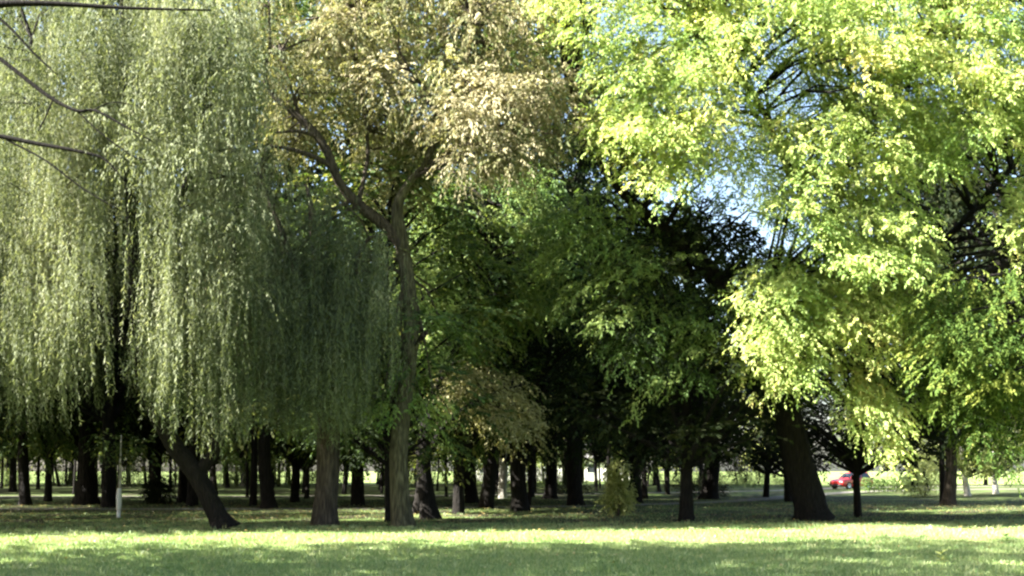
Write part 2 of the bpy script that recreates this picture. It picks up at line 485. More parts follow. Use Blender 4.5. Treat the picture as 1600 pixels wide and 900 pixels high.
# outermost tresses, tinted paler to paint sunlight on the sunny side
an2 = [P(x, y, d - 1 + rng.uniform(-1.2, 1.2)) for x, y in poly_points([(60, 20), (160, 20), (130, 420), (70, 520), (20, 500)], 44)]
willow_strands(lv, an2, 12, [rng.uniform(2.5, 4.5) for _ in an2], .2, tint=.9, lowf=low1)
an3 = [P(x, y, d - 2.4 + rng.uniform(-.8, .8)) for x, y in poly_points([(195, 420), (390, 420), (400, 560), (340, 600), (250, 600), (200, 540)], 24)]
willow_strands(lv, an3, 15, [rng.uniform(2, 3.6) for _ in an3], .24, tint=.3, lowf=low1)
cen1 = []
region(lv, [(140, -90), (400, -90), (415, 200), (400, 470), (330, 430), (240, 330), (150, 200)], d - 3.5, d - .5, 60, .6, .4, .2, cen1, n_spray=34, n_leaf=12, L=.11, W=.034, length=.7, droop=.9, hang=1.0)
lv.build("crown", m_willow, w1, b0)
tw = MB(); connect(tw, skel1, anch, .025, 4, 3); tw.build("twigs", bark_dark, w1, False, "stuff", b0)
print("w1", lv.count())

# --- second weeping willow, darker, right of it
b0 = P(510, 821, base_depth(821)); b0[2] = 0; d = b0[1]
w2 = empty("willow_tree", b0, "smaller dark green weeping willow with an upright rugged trunk beside the forked autumn tree", "tree")
tp, tr = limb([(508, 823, d, 40), (510, 780, d, 36), (513, 720, d, 36), (512, 640, d - .2, 32), (508, 540, d - .4, 26), (500, 440, d - .5, 19), (490, 350, d - .6, 12), (480, 290, d - .6, 6)])
tp[0][2] = -.05
trunk_part(w2, tp, flare(tp, tr, .5, .25), bark_brown, rough=.14)
skel2 = list(tp[6:])
for pl in ([(512, 560, d - .4, 16), (545, 450, d - 1, 11), (570, 380, d - 1.3, 7), (600, 365, d - 1.5, 3)], [(508, 520, d - .4, 16), (455, 400, d - 1, 11), (420, 310, d - 1.2, 7), (400, 260, d - 1.3, 4)]):
    lp, lr = limb(pl); trunk_part(w2, lp, lr, bark_brown, "limb", 8, .06); skel2 += list(lp)
lv = Leaves()
def low2(o):
    y = np.interp(ipx(o), [380, 400, 430, 480, 540, 575, 600, 612, 625, 640], [640, 680, 700, 715, 705, 700, 520, 660, 690, 600])
    return zpx(y, o[1])
anch, lens = [], []
for (x, y) in poly_points([(390, 250), (430, 235), (480, 270), (560, 330), (605, 370), (625, 430), (600, 520), (500, 560), (420, 560), (385, 420)], 130):
    dd = d - 1 + rng.uniform(-1, 1) * 2.2
    anch.append(P(x, y, dd)); lens.append(rng.uniform(2.2, 5.2))
willow_strands(lv, anch, 15, lens, .2, tint=.4, lowf=low2)
lv.build("crown", m_willow_dark, w2, b0)
tw = MB(); connect(tw, skel2, anch, .02, 4, 3); tw.build("twigs", bark_brown, w2, False, "stuff", b0)
print("w2", lv.count())

# --- forked tree with golden and tan top
b0 = P(627, 823, base_depth(823)); b0[2] = 0; d = b0[1]
c1 = empty("autumn_tree", b0, "tall forked tree with mossy sunlit trunk and a golden and tan autumn crown", "tree")
tp, tr = limb([(629, 825, d, 36), (626, 780, d, 31), (624, 700, d + .1, 28), (634, 600, d + .5, 25), (642, 520, d + .8, 24), (636, 430, d + 1, 23), (624, 360, d + 1, 22), (622, 320, d + 1, 17), (640, 285, d + 1, 13), (665, 255, d + .9, 10), (690, 190, d + .7, 8), (720, 110, d + .6, 6), (740, 20, d + .6, 4)])
tp[0][2] = -.05
trunk_part(c1, tp, flare(tp, tr, .5, .25), bark_moss)
skel = list(tp[20:])
for pl in ([(630, 385, d + 1, 20), (600, 352, d + .9, 18), (560, 320, d + .7, 17), (530, 285, d + .5, 15), (510, 235, d + .4, 14), (480, 195, d + .3, 12), (445, 165, d + .2, 10), (420, 140, d + .1, 9), (414, 110, d, 7), (422, 70, d, 5), (420, 10, d, 3)],
           [(522, 262, d + .45, 9), (490, 245, d + .2, 8), (450, 232, d, 6), (420, 228, d - .1, 4)],
           [(492, 212, d + .35, 7), (465, 205, d + .1, 5), (430, 207, d - .1, 3)],
           [(470, 188, d + .3, 6), (455, 140, d + .3, 5), (440, 80, d + .3, 3)],
           [(560, 320, d + .7, 8), (575, 230, d + 1.2, 6), (560, 120, d + 1.5, 4), (555, 20, d + 1.5, 3)],
           [(690, 190, d + .7, 6), (665, 140, d + .5, 5), (640, 110, d + .3, 3)],
           [(665, 255, d + .9, 7), (740, 235, d + .8, 5), (820, 200, d + .8, 3)]):
    lp, lr = limb(pl); trunk_part(c1, lp, lr, bark_brown, "limb", 9, .06); skel += list(lp)
lv = Leaves(); cen = []
kw = dict(n_spray=40, n_leaf=10, L=.13, W=.047, length=.55, droop=.5, hang=.7)
region(lv, [(385, -80), (660, -80), (650, 140), (640, 210), (560, 180), (500, 170), (440, 120), (400, 110)], d - .5, d + 4, 62, .75, .5, .2, cen, **kw)
region(lv, [(530, 190), (680, 190), (650, 300), (610, 330), (570, 290)], d + 1.5, d + 4, 22, .7, .75, .15, cen, **kw)
region(lv, [(430, 120), (520, 180), (480, 190), (500, 250), (430, 240)], d + 1.5, d + 4, 14, .65, .6, .15, cen, **kw)
region(lv, [(650, -80), (800, -80), (860, 70), (890, 150), (800, 270), (680, 240)], d - 1.5, d + 3.5, 40, .7, .75, .2, cen, **kw)
o1 = lv.build("crown", m_golden, c1, b0)
lv3 = Leaves()  # brighter lime leaves paint sunlight on shoots that stand in shade
boughs(lv3, [(585, 575), (660, 565), (700, 620), (690, 660), (610, 660), (580, 640)], d - .4, d + 1.4, 9, .9, b0, .3, .2, cen, 30, n_leaf=9, L=.12, W=.05)
boughs(lv3, [(645, 400), (690, 420), (720, 560), (660, 580)], d + .6, d + 2.4, 8, 1.0, b0, .35, .2, cen, 30, n_leaf=9, L=.12, W=.05)
o3 = lv3.build("crown", m_maple, c1, b0); o3["label"] = "yellow green leafy shoots low round the trunk"
lv2 = Leaves()
region(lv2, [(640, -80), (800, -80), (850, 70), (890, 150), (860, 220), (780, 270), (690, 230), (640, 190), (660, 90)], d - 2, d + 3, 62, .65, .5, .25, cen, **kw)
region(lv2, [(430, -80), (660, -80), (650, 120), (560, 150), (470, 110)], d - 1, d + 3, 20, .6, .4, .25, cen, **kw)
region(lv2, [(700, 150), (880, 120), (890, 230), (820, 290), (720, 280)], d - 2, d + 2, 24, .5, .45, .25, cen, **kw)
region(lv2, [(350, 420), (395, 400), (390, 520), (350, 540)], d + .5, d + 1.5, 7, .45, .5, .2, cen, **kw)
tan = lv2.build("crown", m_tan, c1, b0); tan["label"] = "tan dry foliage on the right half of the crown"
tw = MB(); connect(tw, skel, cen, .035, 4, 1); tw.build("twigs", bark_brown, c1, False, "stuff", b0)
print("c1", lv.count() + lv2.count())

# --- big leaning tree on the right with lime green foliage
b0 = P(1268, 813, base_depth(813)); b0[2] = 0; d = b0[1]
e1 = empty("broadleaf_tree", b0, "large tree with thick dark trunk leaning left and bright lime yellow sunlit foliage", "tree")
tp, tr = limb([(1270, 816, d, 56), (1262, 780, d, 48), (1250, 730, d, 46), (1232, 650, d, 44), (1208, 570, d - .2, 42), (1155, 485, d - .5, 36), (1090, 405, d - .9, 27), (1020, 345, d - 1.2, 20), (960, 285, d - 1.4, 14), (915, 220, d - 1.5, 9), (890, 150, d - 1.6, 5)])
tp[0][2] = -.05
trunk_part(e1, tp, flare(tp, tr, .5, .3), bark_dark, seg=16, rough=.12)
skel = list(tp[18:])
for pl in ([(1228, 635, d, 32), (1262, 560, d + .2, 28), (1288, 480, d + .2, 25), (1298, 400, d, 22), (1305, 320, d - .5, 18), (1320, 220, d - .8, 14), (1330, 120, d - 1, 9), (1280, 20, d - 1, 5)],
           [(1265, 555, d + .2, 20), (1340, 500, d - .5, 16), (1430, 420, d - 1.2, 12), (1520, 330, d - 2, 9), (1600, 240, d - 2.4, 5)],
           [(1300, 390, d, 15), (1230, 260, d - 1.2, 11), (1180, 150, d - 2, 8), (1100, 60, d - 2.5, 5)],
           [(1320, 230, d - .8, 10), (1400, 130, d - 1.8, 8), (1470, 20, d - 2.4, 5)],
           [(1200, 560, d - .2, 14), (1195, 520, d - 1.2, 9), (1190, 500, d - 2, 5)],
           [(1340, 500, d - .5, 10), (1360, 540, d - 1.5, 7), (1370, 600, d - 2, 4)],
           [(1140, 470, d - .5, 12), (1075, 500, d - .4, 8), (1010, 480, d - .3, 4)],
           [(1000, 330, d - 1.3, 9), (930, 330, d - 1, 6), (870, 350, d - .8, 3)]):
    lp, lr = limb(pl); trunk_part(e1, lp, lr, bark_dark, "limb", 9, .08); skel += list(lp)
lv = Leaves(); cen = []
hub = tp[20]
bk = dict(n_leaf=10, L=.118, W=.05, length=.44, jit=.4)
ck = dict(n_spray=38, n_leaf=10, L=.118, W=.049, length=.5, droop=.4, hang=.4, spread=.9, jit=.4)
top_l = [(850, -90), (1190, -90), (1170, 20), (1200, 150), (1190, 270), (1100, 250), (1060, 285), (1010, 280), (955, 240), (910, 160), (935, 110), (870, 50)]
top_r = [(1180, -90), (1650, -90), (1650, 170), (1530, 200), (1400, 190), (1360, 150), (1280, 60), (1200, 40)]
mid_r = [(1185, 170), (1280, 165), (1390, 130), (1500, 210), (1430, 290), (1440, 400), (1310, 400), (1250, 370), (1210, 310)]
low_l = [(1215, 400), (1300, 380), (1290, 450), (1275, 560), (1235, 610), (1185, 620), (1145, 510), (1170, 460)]
low_r = [(1310, 380), (1440, 370), (1455, 520), (1390, 560), (1400, 610), (1390, 665), (1350, 665), (1320, 600), (1300, 480)]
edge_r = [(1560, 180), (1650, 160), (1650, 470), (1600, 450), (1570, 300)]
back = [(870, -90), (1650, -90), (1650, 240), (1450, 250), (1430, 400), (1330, 400), (1230, 330), (1190, 280), (1000, 250), (920, 150)]
region(lv, back, d - 3, d + .5, 130, .7, .4, .16, cen, **ck)
for poly, d0, d1, nb, nc, ti in ((top_l, d - 6.5, d - 2, 110, 60, .5), (top_r, d - 7, d - 2, 110, 60, .48), (mid_r, d - 6.5, d - 2, 66, 30, .52), (low_l, d - 5.5, d - 2, 44, 14, .5), (low_r, d - 5, d - 1, 50, 16, .66), (edge_r, d - 6, d - 3, 20, 8, .62)):
    boughs(lv, poly, d0, d1, nb, 1.7, hub, ti, .16, cen, 50, **bk)
    region(lv, poly, d0 + .5, d1 + 1, nc, .5, ti - .05, .18, cen, **ck)
region(lv, [(1190, -90), (1450, -90), (1450, 80), (1360, 70), (1290, 70), (1210, 40)], d - 2, d + 1, 26, .7, .35, .15, cen, **ck)
region(lv, [(1360, 80), (1450, 80), (1450, 170), (1370, 170)], d - 2, d + 1, 10, .6, .4, .15, cen, **ck)
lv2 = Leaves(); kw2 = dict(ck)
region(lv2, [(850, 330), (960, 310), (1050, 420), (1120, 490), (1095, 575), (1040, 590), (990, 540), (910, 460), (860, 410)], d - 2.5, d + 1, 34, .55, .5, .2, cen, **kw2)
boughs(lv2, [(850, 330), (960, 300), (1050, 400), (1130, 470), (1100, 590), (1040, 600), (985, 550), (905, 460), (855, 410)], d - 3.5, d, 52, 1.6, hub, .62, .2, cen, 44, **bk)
boughs(lv2, [(1060, 290), (1150, 290), (1130, 330), (1120, 400), (1070, 370)], d - 2, d + 1, 9, 1.2, hub, .6, .2, cen, 36, **bk)
boughs(lv, [(1130, 280), (1210, 270), (1230, 340), (1215, 370), (1165, 330)], d - 4, d - 1.5, 5, 1.1, hub, .45, .15, cen, 36, **bk)
boughs(lv, [(1270, 60), (1400, 60), (1400, 120), (1350, 175), (1290, 170), (1260, 120)], d - 4.5, d - 1, 17, 1.3, hub, .45, .15, cen, 40, **bk)
boughs(lv2, [(1120, 380), (1260, 390), (1240, 450), (1140, 450)], d - 1.5, d + 1, 12, 1.2, hub, .6, .2, cen, 36, **bk)
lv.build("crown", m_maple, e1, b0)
gp = lv2.build("crown", m_green, e1, b0); gp["label"] = "green foliage left of the leaning trunk, shade put into its leaf colour"  # darker leaf colour paints shade on this part of the lime crown
tw = MB(); connect(tw, skel, cen, .04, 4, 1); tw.build("twigs", bark_dark, e1, False, "stuff", b0)
print("e1", lv.count() + lv2.count())

# --- green and tan tree right behind the forked one
b0 = P(667, 811, base_depth(811)); b0[2] = 0; d = b0[1]
d1 = empty("broadleaf_tree", b0, "black trunked tree just right of the mossy forked trunk, with green and tan crown", "tree")
tp, tr = limb([(672, 813, d, 30), (666, 770, d, 25), (662, 700, d + .2, 22), (680, 620, d + .6, 18), (720, 520, d + 1.2, 14), (750, 420, d + 1.6, 10), (770, 320, d + 1.8, 5)])
tp[0][2] = -.05
trunk_part(d1, tp, flare(tp, tr, .5, .3), bark_dark); skel = list(tp[10:])
lp, lr = limb([(664, 720, d + .2, 14), (700, 660, d, 10), (760, 620, d - .4, 7), (820, 600, d - .6, 3)]); trunk_part(d1, lp, lr, bark_dark, "limb", 8); skel += list(lp)
lv = Leaves(); cen = []
kw = dict(n_spray=44, n_leaf=11, L=.15, W=.06, length=.6, droop=.45, hang=.5, spread=.9)
region(lv, [(655, 300), (840, 280), (920, 380), (880, 480), (790, 500), (720, 580), (650, 560), (640, 430)], d + 1, d + 6, 50, .65, .45, .25, cen, **kw)
boughs(lv, [(655, 310), (840, 290), (920, 390), (880, 480), (790, 510), (720, 590), (640, 580), (640, 430)], d - 1.2, d + 4, 84, 1.6, tp[14], .6, .25, cen, 44, n_leaf=9, L=.14, W=.058)
lv.build("crown", m_green, d1, b0)
lv2 = Leaves()  # dry tan leaves, lightened further to paint lit spots within the shade
boughs(lv2, [(690, 560), (790, 580), (850, 650), (800, 690), (710, 660)], d - 1.5, d + 2.5, 30, 1.3, tp[14], .9, .2, cen, 34, n_leaf=8, L=.12, W=.06, jit=.5)
q = lv2.build("crown", m_golden, d1, b0); q["label"] = "tan dry foliage low on the right side of the crown"
tw = MB(); connect(tw, skel, cen, .035, 4, 1); tw.build("twigs", bark_dark, d1, False, "stuff", b0)

# --- greener tree reaching in from the right edge
b0 = np.array([18.5, 31.0, 0.0]); d = 31.0
g1 = empty("broadleaf_tree", b0, "deep green leafy tree reaching in at the right edge with low hanging boughs", "tree")
tp, tr = smooth_path([b0 + (0, 0, -.05), b0 + (-.1, 0, 2), b0 + (-.3, .1, 5), b0 + (-.6, .2, 9), b0 + (-.8, .2, 13)], [.45, .36, .3, .2, .06])
trunk_part(g1, tp, flare(tp, tr), bark_dark); skel = list(tp[4:])
lv = Leaves(); cen = []
kw = dict(ck); bk2 = dict(bk)
boughs(lv, [(1435, 450), (1590, 440), (1720, 470), (1780, 620), (1640, 675), (1530, 655), (1425, 575)], d - 2.5, d + 2.5, 92, 1.7, b0, .38, .22, cen, 46, **bk2)
region(lv, [(1465, 460), (1590, 450), (1720, 470), (1780, 640), (1640, 690), (1510, 670), (1460, 590)], d - 1, d + 2.5, 40, .6, .3, .2, cen, **kw)
region(lv, [(1650, 100), (1980, 100), (1980, 500), (1700, 480)], d - 3, d + 3, 40, .9, .5, .2, cen, **kw)
lv.build("crown", m_shade_green, g1, b0)
tw = MB(); connect(tw, skel, cen, .05, 5, 1); tw.build("twigs", bark_dark, g1, False, "stuff", b0)

# --- tree at the left edge whose bare branches reach into view
b0 = np.array([-17.5, 27.0, 0.0]); d = 27.0
h1 = empty("bare_branched_tree", b0, "tree at the left edge with thin dark bare branches before the big willow", "tree")
tp, tr = smooth_path([b0 + (0, 0, -.05), b0 + (.1, 0, 3), b0 + (.4, 0, 7), b0 + (.9, 0, 10), b0 + (1.1, -.1, 13.5)], [.35, .28, .22, .16, .06])
trunk_part(h1, tp, flare(tp, tr), bark_dark)
for pl in ([(-290, -60, d, 20), (-150, 20, d - .5, 17), (-50, 10, d - .7, 15), (60, 5, d - .8, 11), (190, 12, d - .9, 6), (330, 16, d - 1, 3)],
           [(-290, 130, d, 16), (-150, 60, d - .3, 12), (-40, 72, d - .4, 8), (0, 92, d - .5, 8), (75, 150, d - .6, 7), (120, 173, d - .7, 6), (150, 173, d - .7, 5), (200, 200, d - .8, 3.5), (240, 222, d - .8, 2)],
           [(-290, 260, d, 17), (-150, 210, d - .3, 13), (-50, 205, d - .5, 10), (0, 213, d - .5, 9), (60, 225, d - .6, 8), (130, 238, d - .7, 6), (165, 250, d - .7, 4), (195, 284, d - .7, 2)],
           [(-40, 0, d - .7, 6), (10, 38, d - .7, 5), (50, 80, d - .7, 4), (90, 118, d - .7, 2)],
           [(120, 173, d - .7, 3), (160, 210, d - .7, 3), (210, 245, d - .7, 2), (235, 250, d - .7, 1.5)],
           [(10, 218, d - .5, 4), (70, 250, d - .6, 3.5), (130, 295, d - .6, 3), (190, 330, d - .6, 2)],
           [(85, 150, d - .6, 3), (70, 185, d - .6, 3), (60, 205, d - .6, 2)],
           [(140, 175, d - .7, 3), (175, 160, d - .7, 2), (215, 165, d - .7, 1.5)]):
    lp, lr = limb(pl); trunk_part(h1, lp, lr * .85, bark_black, "branch", 7, .06)

# ------------------------------------------------------------------ trees of the grove behind
def generic_crown(seed, H, bottom, rad, n_cl, mat, L, W, n_spray, n_leaf, tint, shape=1.0, name="crown"):
    """a crown and its inner limbs round the local axis, ground at z = 0"""
    lv = Leaves(); mb = MB()
    for i in range(n_cl):
        t = (i + .5) / n_cl; z = bottom + (H - bottom) * t
        prof = math.sin(math.pi * min(.97, .12 + .85 * t)) ** .55 * shape
        rr = rad * prof * math.sqrt(rng.uniform(.05, 1)); an = rng.uniform(0, 2 * math.pi)
        c = np.array([rr * math.cos(an), rr * math.sin(an), z + rng.normal(0, .3)])
        clump(lv, c, rng.uniform(.8, 1.4), n_spray, n_leaf, L, W, .8, .4, .8, .45, np.clip(tint + rng.normal(0, .15), 0, 1), .15)
        zb = max(bottom * .75, z - rr * .8 - .8)
        mb.tube([(0, 0, zb), c * (.5, .5, 0) + (0, 0, zb + (z - zb) * .6), c], [.09, .06, .02], 5, cap=False)
    return lv.mesh(name, mat), mb

VAR = {}
def variant(key, **kw):
    me, mb = generic_crown(0, **kw)
    tm = bpy.data.meshes.new("boughs"); tm.from_pydata(mb.v, [], mb.f); tm.materials.append(bark_dark); tm.update()
    VAR[key] = (me, tm, kw["H"])
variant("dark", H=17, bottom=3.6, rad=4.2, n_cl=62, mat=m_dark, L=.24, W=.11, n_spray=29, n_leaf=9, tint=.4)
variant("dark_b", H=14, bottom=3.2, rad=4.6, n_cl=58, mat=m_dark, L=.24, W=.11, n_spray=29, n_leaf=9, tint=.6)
variant("mid", H=18, bottom=3.8, rad=4.2, n_cl=62, mat=m_mid, L=.23, W=.1, n_spray=29, n_leaf=9, tint=.4)
variant("mid_b", H=15, bottom=3.2, rad=3.8, n_cl=52, mat=m_mid, L=.23, W=.1, n_spray=32, n_leaf=9, tint=.65)
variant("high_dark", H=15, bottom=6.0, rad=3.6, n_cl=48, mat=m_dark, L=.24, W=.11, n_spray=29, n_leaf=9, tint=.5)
variant("high_mid", H=15, bottom=5.4, rad=3.6, n_cl=46, mat=m_mid, L=.23, W=.1, n_spray=29, n_leaf=9, tint=.5)
variant("pale", H=10, bottom=2.2, rad=3.6, n_cl=40, mat=m_pale, L=.24, W=.11, n_spray=30, n_leaf=9, tint=.5)
variant("tanned", H=11, bottom=3.0, rad=3.2, n_cl=40, mat=m_tan, L=.2, W=.09, n_spray=30, n_leaf=9, tint=.35)

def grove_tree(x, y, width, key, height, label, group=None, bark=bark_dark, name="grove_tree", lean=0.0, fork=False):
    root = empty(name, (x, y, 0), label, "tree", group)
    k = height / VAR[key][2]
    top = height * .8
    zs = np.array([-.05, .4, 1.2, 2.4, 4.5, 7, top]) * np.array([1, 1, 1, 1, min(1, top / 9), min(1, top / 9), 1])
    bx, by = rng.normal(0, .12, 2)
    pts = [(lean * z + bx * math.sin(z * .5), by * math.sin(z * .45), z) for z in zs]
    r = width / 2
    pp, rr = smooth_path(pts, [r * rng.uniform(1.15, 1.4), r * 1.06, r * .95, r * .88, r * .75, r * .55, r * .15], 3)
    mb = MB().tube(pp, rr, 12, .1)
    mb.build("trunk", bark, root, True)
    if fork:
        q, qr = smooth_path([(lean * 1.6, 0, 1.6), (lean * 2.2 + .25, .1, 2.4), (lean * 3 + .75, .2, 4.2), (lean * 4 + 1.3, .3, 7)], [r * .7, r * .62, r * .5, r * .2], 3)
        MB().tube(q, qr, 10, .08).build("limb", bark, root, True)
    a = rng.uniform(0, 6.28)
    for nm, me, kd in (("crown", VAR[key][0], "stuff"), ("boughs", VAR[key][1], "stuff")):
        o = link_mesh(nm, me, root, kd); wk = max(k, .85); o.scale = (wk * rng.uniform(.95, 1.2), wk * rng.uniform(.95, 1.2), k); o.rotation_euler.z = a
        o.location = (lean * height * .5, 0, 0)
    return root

def at(px, base):
    dd = base_depth(base); return ((px - 800) / F * dd, dd)

# trunks one can tell apart: px, base row, width px, crown, height, label, options
T = [
 (135, 789, 33, "mid", 15, "thick black trunk standing left of the white-wrapped sapling", {}),
 (240, 786, 17, "dark", 13, "dark trunk just right of the white-wrapped sapling", {}),
 (285, 785, 14, "dark_b", 12, "dark trunk right behind the leaning willow trunk", {}),
 (75, 784, 11, "mid_b", 13, "slim dark trunk left of the thick black trunk at the far left", {}),
 (20, 769, 11, "mid", 15, "leftmost dark trunk under the willow curtain", {}),
 (388, 760, 22, "mid_b", 14, "distant thick trunk seen between the two willow trunks", {}),
 (460, 785, 14, "dark_b", 10, "dark trunk just left of the rugged willow trunk", {}),
 (476, 771, 8, "mid_b", 10, "thin trunk half hidden beside the rugged willow trunk", {}),
 (553, 789, 8, "mid_b", 9, "thin dark trunk between the rugged willow trunk and the forked tree", {}),
 (606, 815, 9, "mid", 11, "thin dark trunk touching the left side of the mossy forked trunk", {}),
 (650, 803, 14, "dark", 12, "narrow black trunk close behind the mossy forked trunk", {}),
 (716, 803, 17, "mid_b", 12, "first of two dark trunks side by side left of the pale lit trunk", {}),
 (737, 786, 20, "dark", 13, "second of two dark trunks side by side left of the pale lit trunk", {}),
 (785, 779, 13, "mid_b", 11, "pale sunlit trunk standing left of the central black tree", {"bark": bark_pale}),
 (812, 799, 26, "dark", 13, "central black tree with a forked trunk left of the round bush", {"fork": True}),
 (995, 786, 17, "dark", 12, "dark tree directly behind the round bush", {}),
 (1072, 814, 21, "dark_b", 9.5, "slim black tree standing at the lawn edge right of the round bush", {}),
 (1108, 780, 26, "dark_b", 10, "broad dark tree behind the slim black tree at the lawn edge", {}),
 (1197, 777, 9, "dark_b", 8, "thin dark trunk just left of the thick leaning trunk", {}),
 (1232, 784, 12, "dark_b", 7, "thin dark trunk hidden behind the thick leaning trunk", {}),
 (1341, 809, 11, "dark_b", 8.5, "slender black tree in front of the red car", {}),
 (1482, 789, 19, "dark", 18, "dark tree with a smooth trunk beside the pale bush", {"bark": bark_brown, "lean": -.07}),
 (1556, 772, 8, "pale", 6.5, "small pale tree with light trunk near the right edge", {"bark": bark_pale}),
 (1512, 775, 9, "pale", 7, "small pale tree with light trunk right of the pale bush", {"bark": bark_pale}),
]
for px, bs, wp, key, hh, lab, op in T:
    x, y = at(px, bs)
    grove_tree(x, y, wp / F * y, key, hh, lab, **op)

# tall trees behind, closing the sky
for px, dd, key, hh, wd, lab in (
    (-60, 45, "mid", 22, .6, "tall green tree behind the left side of the big willow"),
    (170, 47, "dark", 23, .6, "tall dark tree behind the middle of the big willow"),
    (300, 49, "dark", 22, .5, "tall dark tree behind the right side of the big willow"),
    (40, 50, "dark_b", 23, .5, "tall dark tree behind the lit left edge of the big willow"),
    (420, 46, "mid", 23, .6, "tall green tree behind the gap between the two willows"),
    (560, 50, "mid_b", 24, .6, "tall green tree behind the golden crown"),
    (760, 46, "mid", 21, .6, "tall green tree behind the tan foliage"),
    (900, 50, "dark", 18, .7, "tall dark tree in the middle behind the green boughs"),
    (860, 62, "mid", 30, .7, "tallest green tree rising between the tan crown and the lime foliage"),
    (1474, 54, "dark_b", 19, .3, "tall dark tree close behind the dark trunk beside the pale bush"),
    (1700, 52, "dark", 18, .6, "tall dark tree beyond the right edge behind the deep green boughs"),
    (1620, 46, "dark_b", 18, .6, "tall dark tree behind the right edge"),
    ):
    grove_tree((px - 800) / F * dd, dd, wd, key, hh, lab, name="tall_tree")

# the deep grove: many trees nothing tells apart
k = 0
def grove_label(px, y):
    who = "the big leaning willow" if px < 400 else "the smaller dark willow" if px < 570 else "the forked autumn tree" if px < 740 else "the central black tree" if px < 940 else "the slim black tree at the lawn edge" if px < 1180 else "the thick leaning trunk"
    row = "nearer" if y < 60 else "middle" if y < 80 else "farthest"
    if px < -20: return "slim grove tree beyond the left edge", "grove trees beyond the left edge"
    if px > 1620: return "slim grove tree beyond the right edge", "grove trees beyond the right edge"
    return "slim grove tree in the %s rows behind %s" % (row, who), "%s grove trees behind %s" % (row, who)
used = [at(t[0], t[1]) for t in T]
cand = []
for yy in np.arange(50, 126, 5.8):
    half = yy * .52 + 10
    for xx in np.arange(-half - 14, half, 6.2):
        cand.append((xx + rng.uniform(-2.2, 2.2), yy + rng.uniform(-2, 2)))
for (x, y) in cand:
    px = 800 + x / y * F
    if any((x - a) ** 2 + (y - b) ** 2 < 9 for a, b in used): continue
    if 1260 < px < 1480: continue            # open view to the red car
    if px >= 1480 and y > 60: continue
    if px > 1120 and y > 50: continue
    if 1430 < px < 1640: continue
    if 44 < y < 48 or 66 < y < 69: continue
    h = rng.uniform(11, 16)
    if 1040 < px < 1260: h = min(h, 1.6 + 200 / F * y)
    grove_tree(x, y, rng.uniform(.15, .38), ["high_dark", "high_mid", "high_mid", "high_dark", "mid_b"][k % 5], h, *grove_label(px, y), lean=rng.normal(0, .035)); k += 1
print("grove", k)

# sunlit trees beyond the grove
for i, (px, dd) in enumerate([(-150, 130), (-20, 138), (110, 128), (250, 140), (370, 132), (480, 138), (600, 130), (720, 140), (850, 150), (960, 152), (1080, 146), (1200, 138), (1330, 124), (1430, 118), (1540, 120), (1640, 112), (1760, 115), (40, 122), (180, 126), (310, 121), (430, 124), (540, 122), (660, 127), (790, 138), (910, 140)]):
    grove_tree((px - 800) / F * dd, dd, .4, "pale" if i % 3 else "mid_b", rng.uniform(10, 16), "pale sunlit tree on the open far side of the park", "sunlit trees beyond the grove", name="far_tree")

# trees out of the picture on the left, whose shade lies on the near lawn
def uv(u, v): return (SUN_H[0] * u + SUN_H[1] * v, SUN_H[1] * u - SUN_H[0] * v)
for (u, v, h, key) in [(12.5, 18.0, 24, "mid_b"), (11, 9.5, 21, "mid_b"), (18, 18.8, 22, "dark"), (17, 8, 22, "mid_b")]:
    x, y = uv(u, v)
    grove_tree(x, y, .6, key, h, "tall tree standing left of the near lawn, casting its shade", "trees left of the near lawn", name="shade_tree")
for (u, v, h, key) in [(9.5, 32.5, 9, "dark"), (10, 39, 11, "dark_b"), (11, 46, 13, "mid"), (14, 33, 14, "mid"), (14, 41, 14, "dark"), (15, 49, 15, "dark_b"), (22, 36, 16, "mid"), (22, 45, 16, "dark")]:  # out of view, added to shade the ground and trunk under the willow
    x, y = uv(u, v)
    grove_tree(x, y, .5, key, h, "unseen leafy tree added left of the big willow for its shade", "trees added for shade left of the big willow", name="shade_tree")

# ------------------------------------------------------------------ shrubs, hedge, sapling, weeds
def bush(name, px, base, wpx, hpx, mat, label, n=26, stems=7, cat="bush", lift=.12, tint=.5):
    x, y = at(px, base); rw = wpx / F * y / 2; h = hpx / F * y
    root = empty(name, (x, y, 0), label, cat)
    mb = MB(); lv = Leaves()
    for i in range(stems):
        an = rng.uniform(0, 6.28); q = rng.uniform(.2, .7) * rw
        mb.tube([(0.05 * math.cos(an), .05 * math.sin(an), -.02), (q * .5 * math.cos(an), q * .5 * math.sin(an), h * .3), (q * math.cos(an), q * math.sin(an), h * .75)], [.025, .018, .008], 5)
    mb.build("stems", bark_brown, root, False, "stuff")
    for i in range(n):
        t = (i + .5) / n; z = h * (lift + (.95 - lift) * t); pr = math.sin(math.pi * (.15 + .78 * t)) ** .7
        an = rng.uniform(0, 6.28); q = rw * pr * math.sqrt(rng.uniform(0, 1)) * .75
        clump(lv, (q * math.cos(an), q * math.sin(an), z), rw * .28, 26, 7, .1, .045, rw * .35, .4, .8, .3, tint, .25)
    lv.build("foliage", mat, root)
    return root
bush("round_bush", 965, 806, 58, 84, m_pale, "round leafy bush standing alone in the shade under the central trees", 34, tint=.85)  # pale leaf colour paints the sunlight that does not reach this bush
bush("pale_bush", 1444, 777, 84, 66, m_pale, "pale sunlit bush left of the smooth lit trunk on the right", 44, tint=.6)
bush("low_bush", 1100, 776, 90, 24, m_dark, "low dark bush under the broad dark tree", 26)
bush("low_bush", 250, 788, 60, 40, m_dark, "low dark bush behind the leaning willow trunk", 26)
bush("low_bush", 880, 772, 110, 22, m_dark, "low dark shrub row left of the round bush", 30)
protos = []
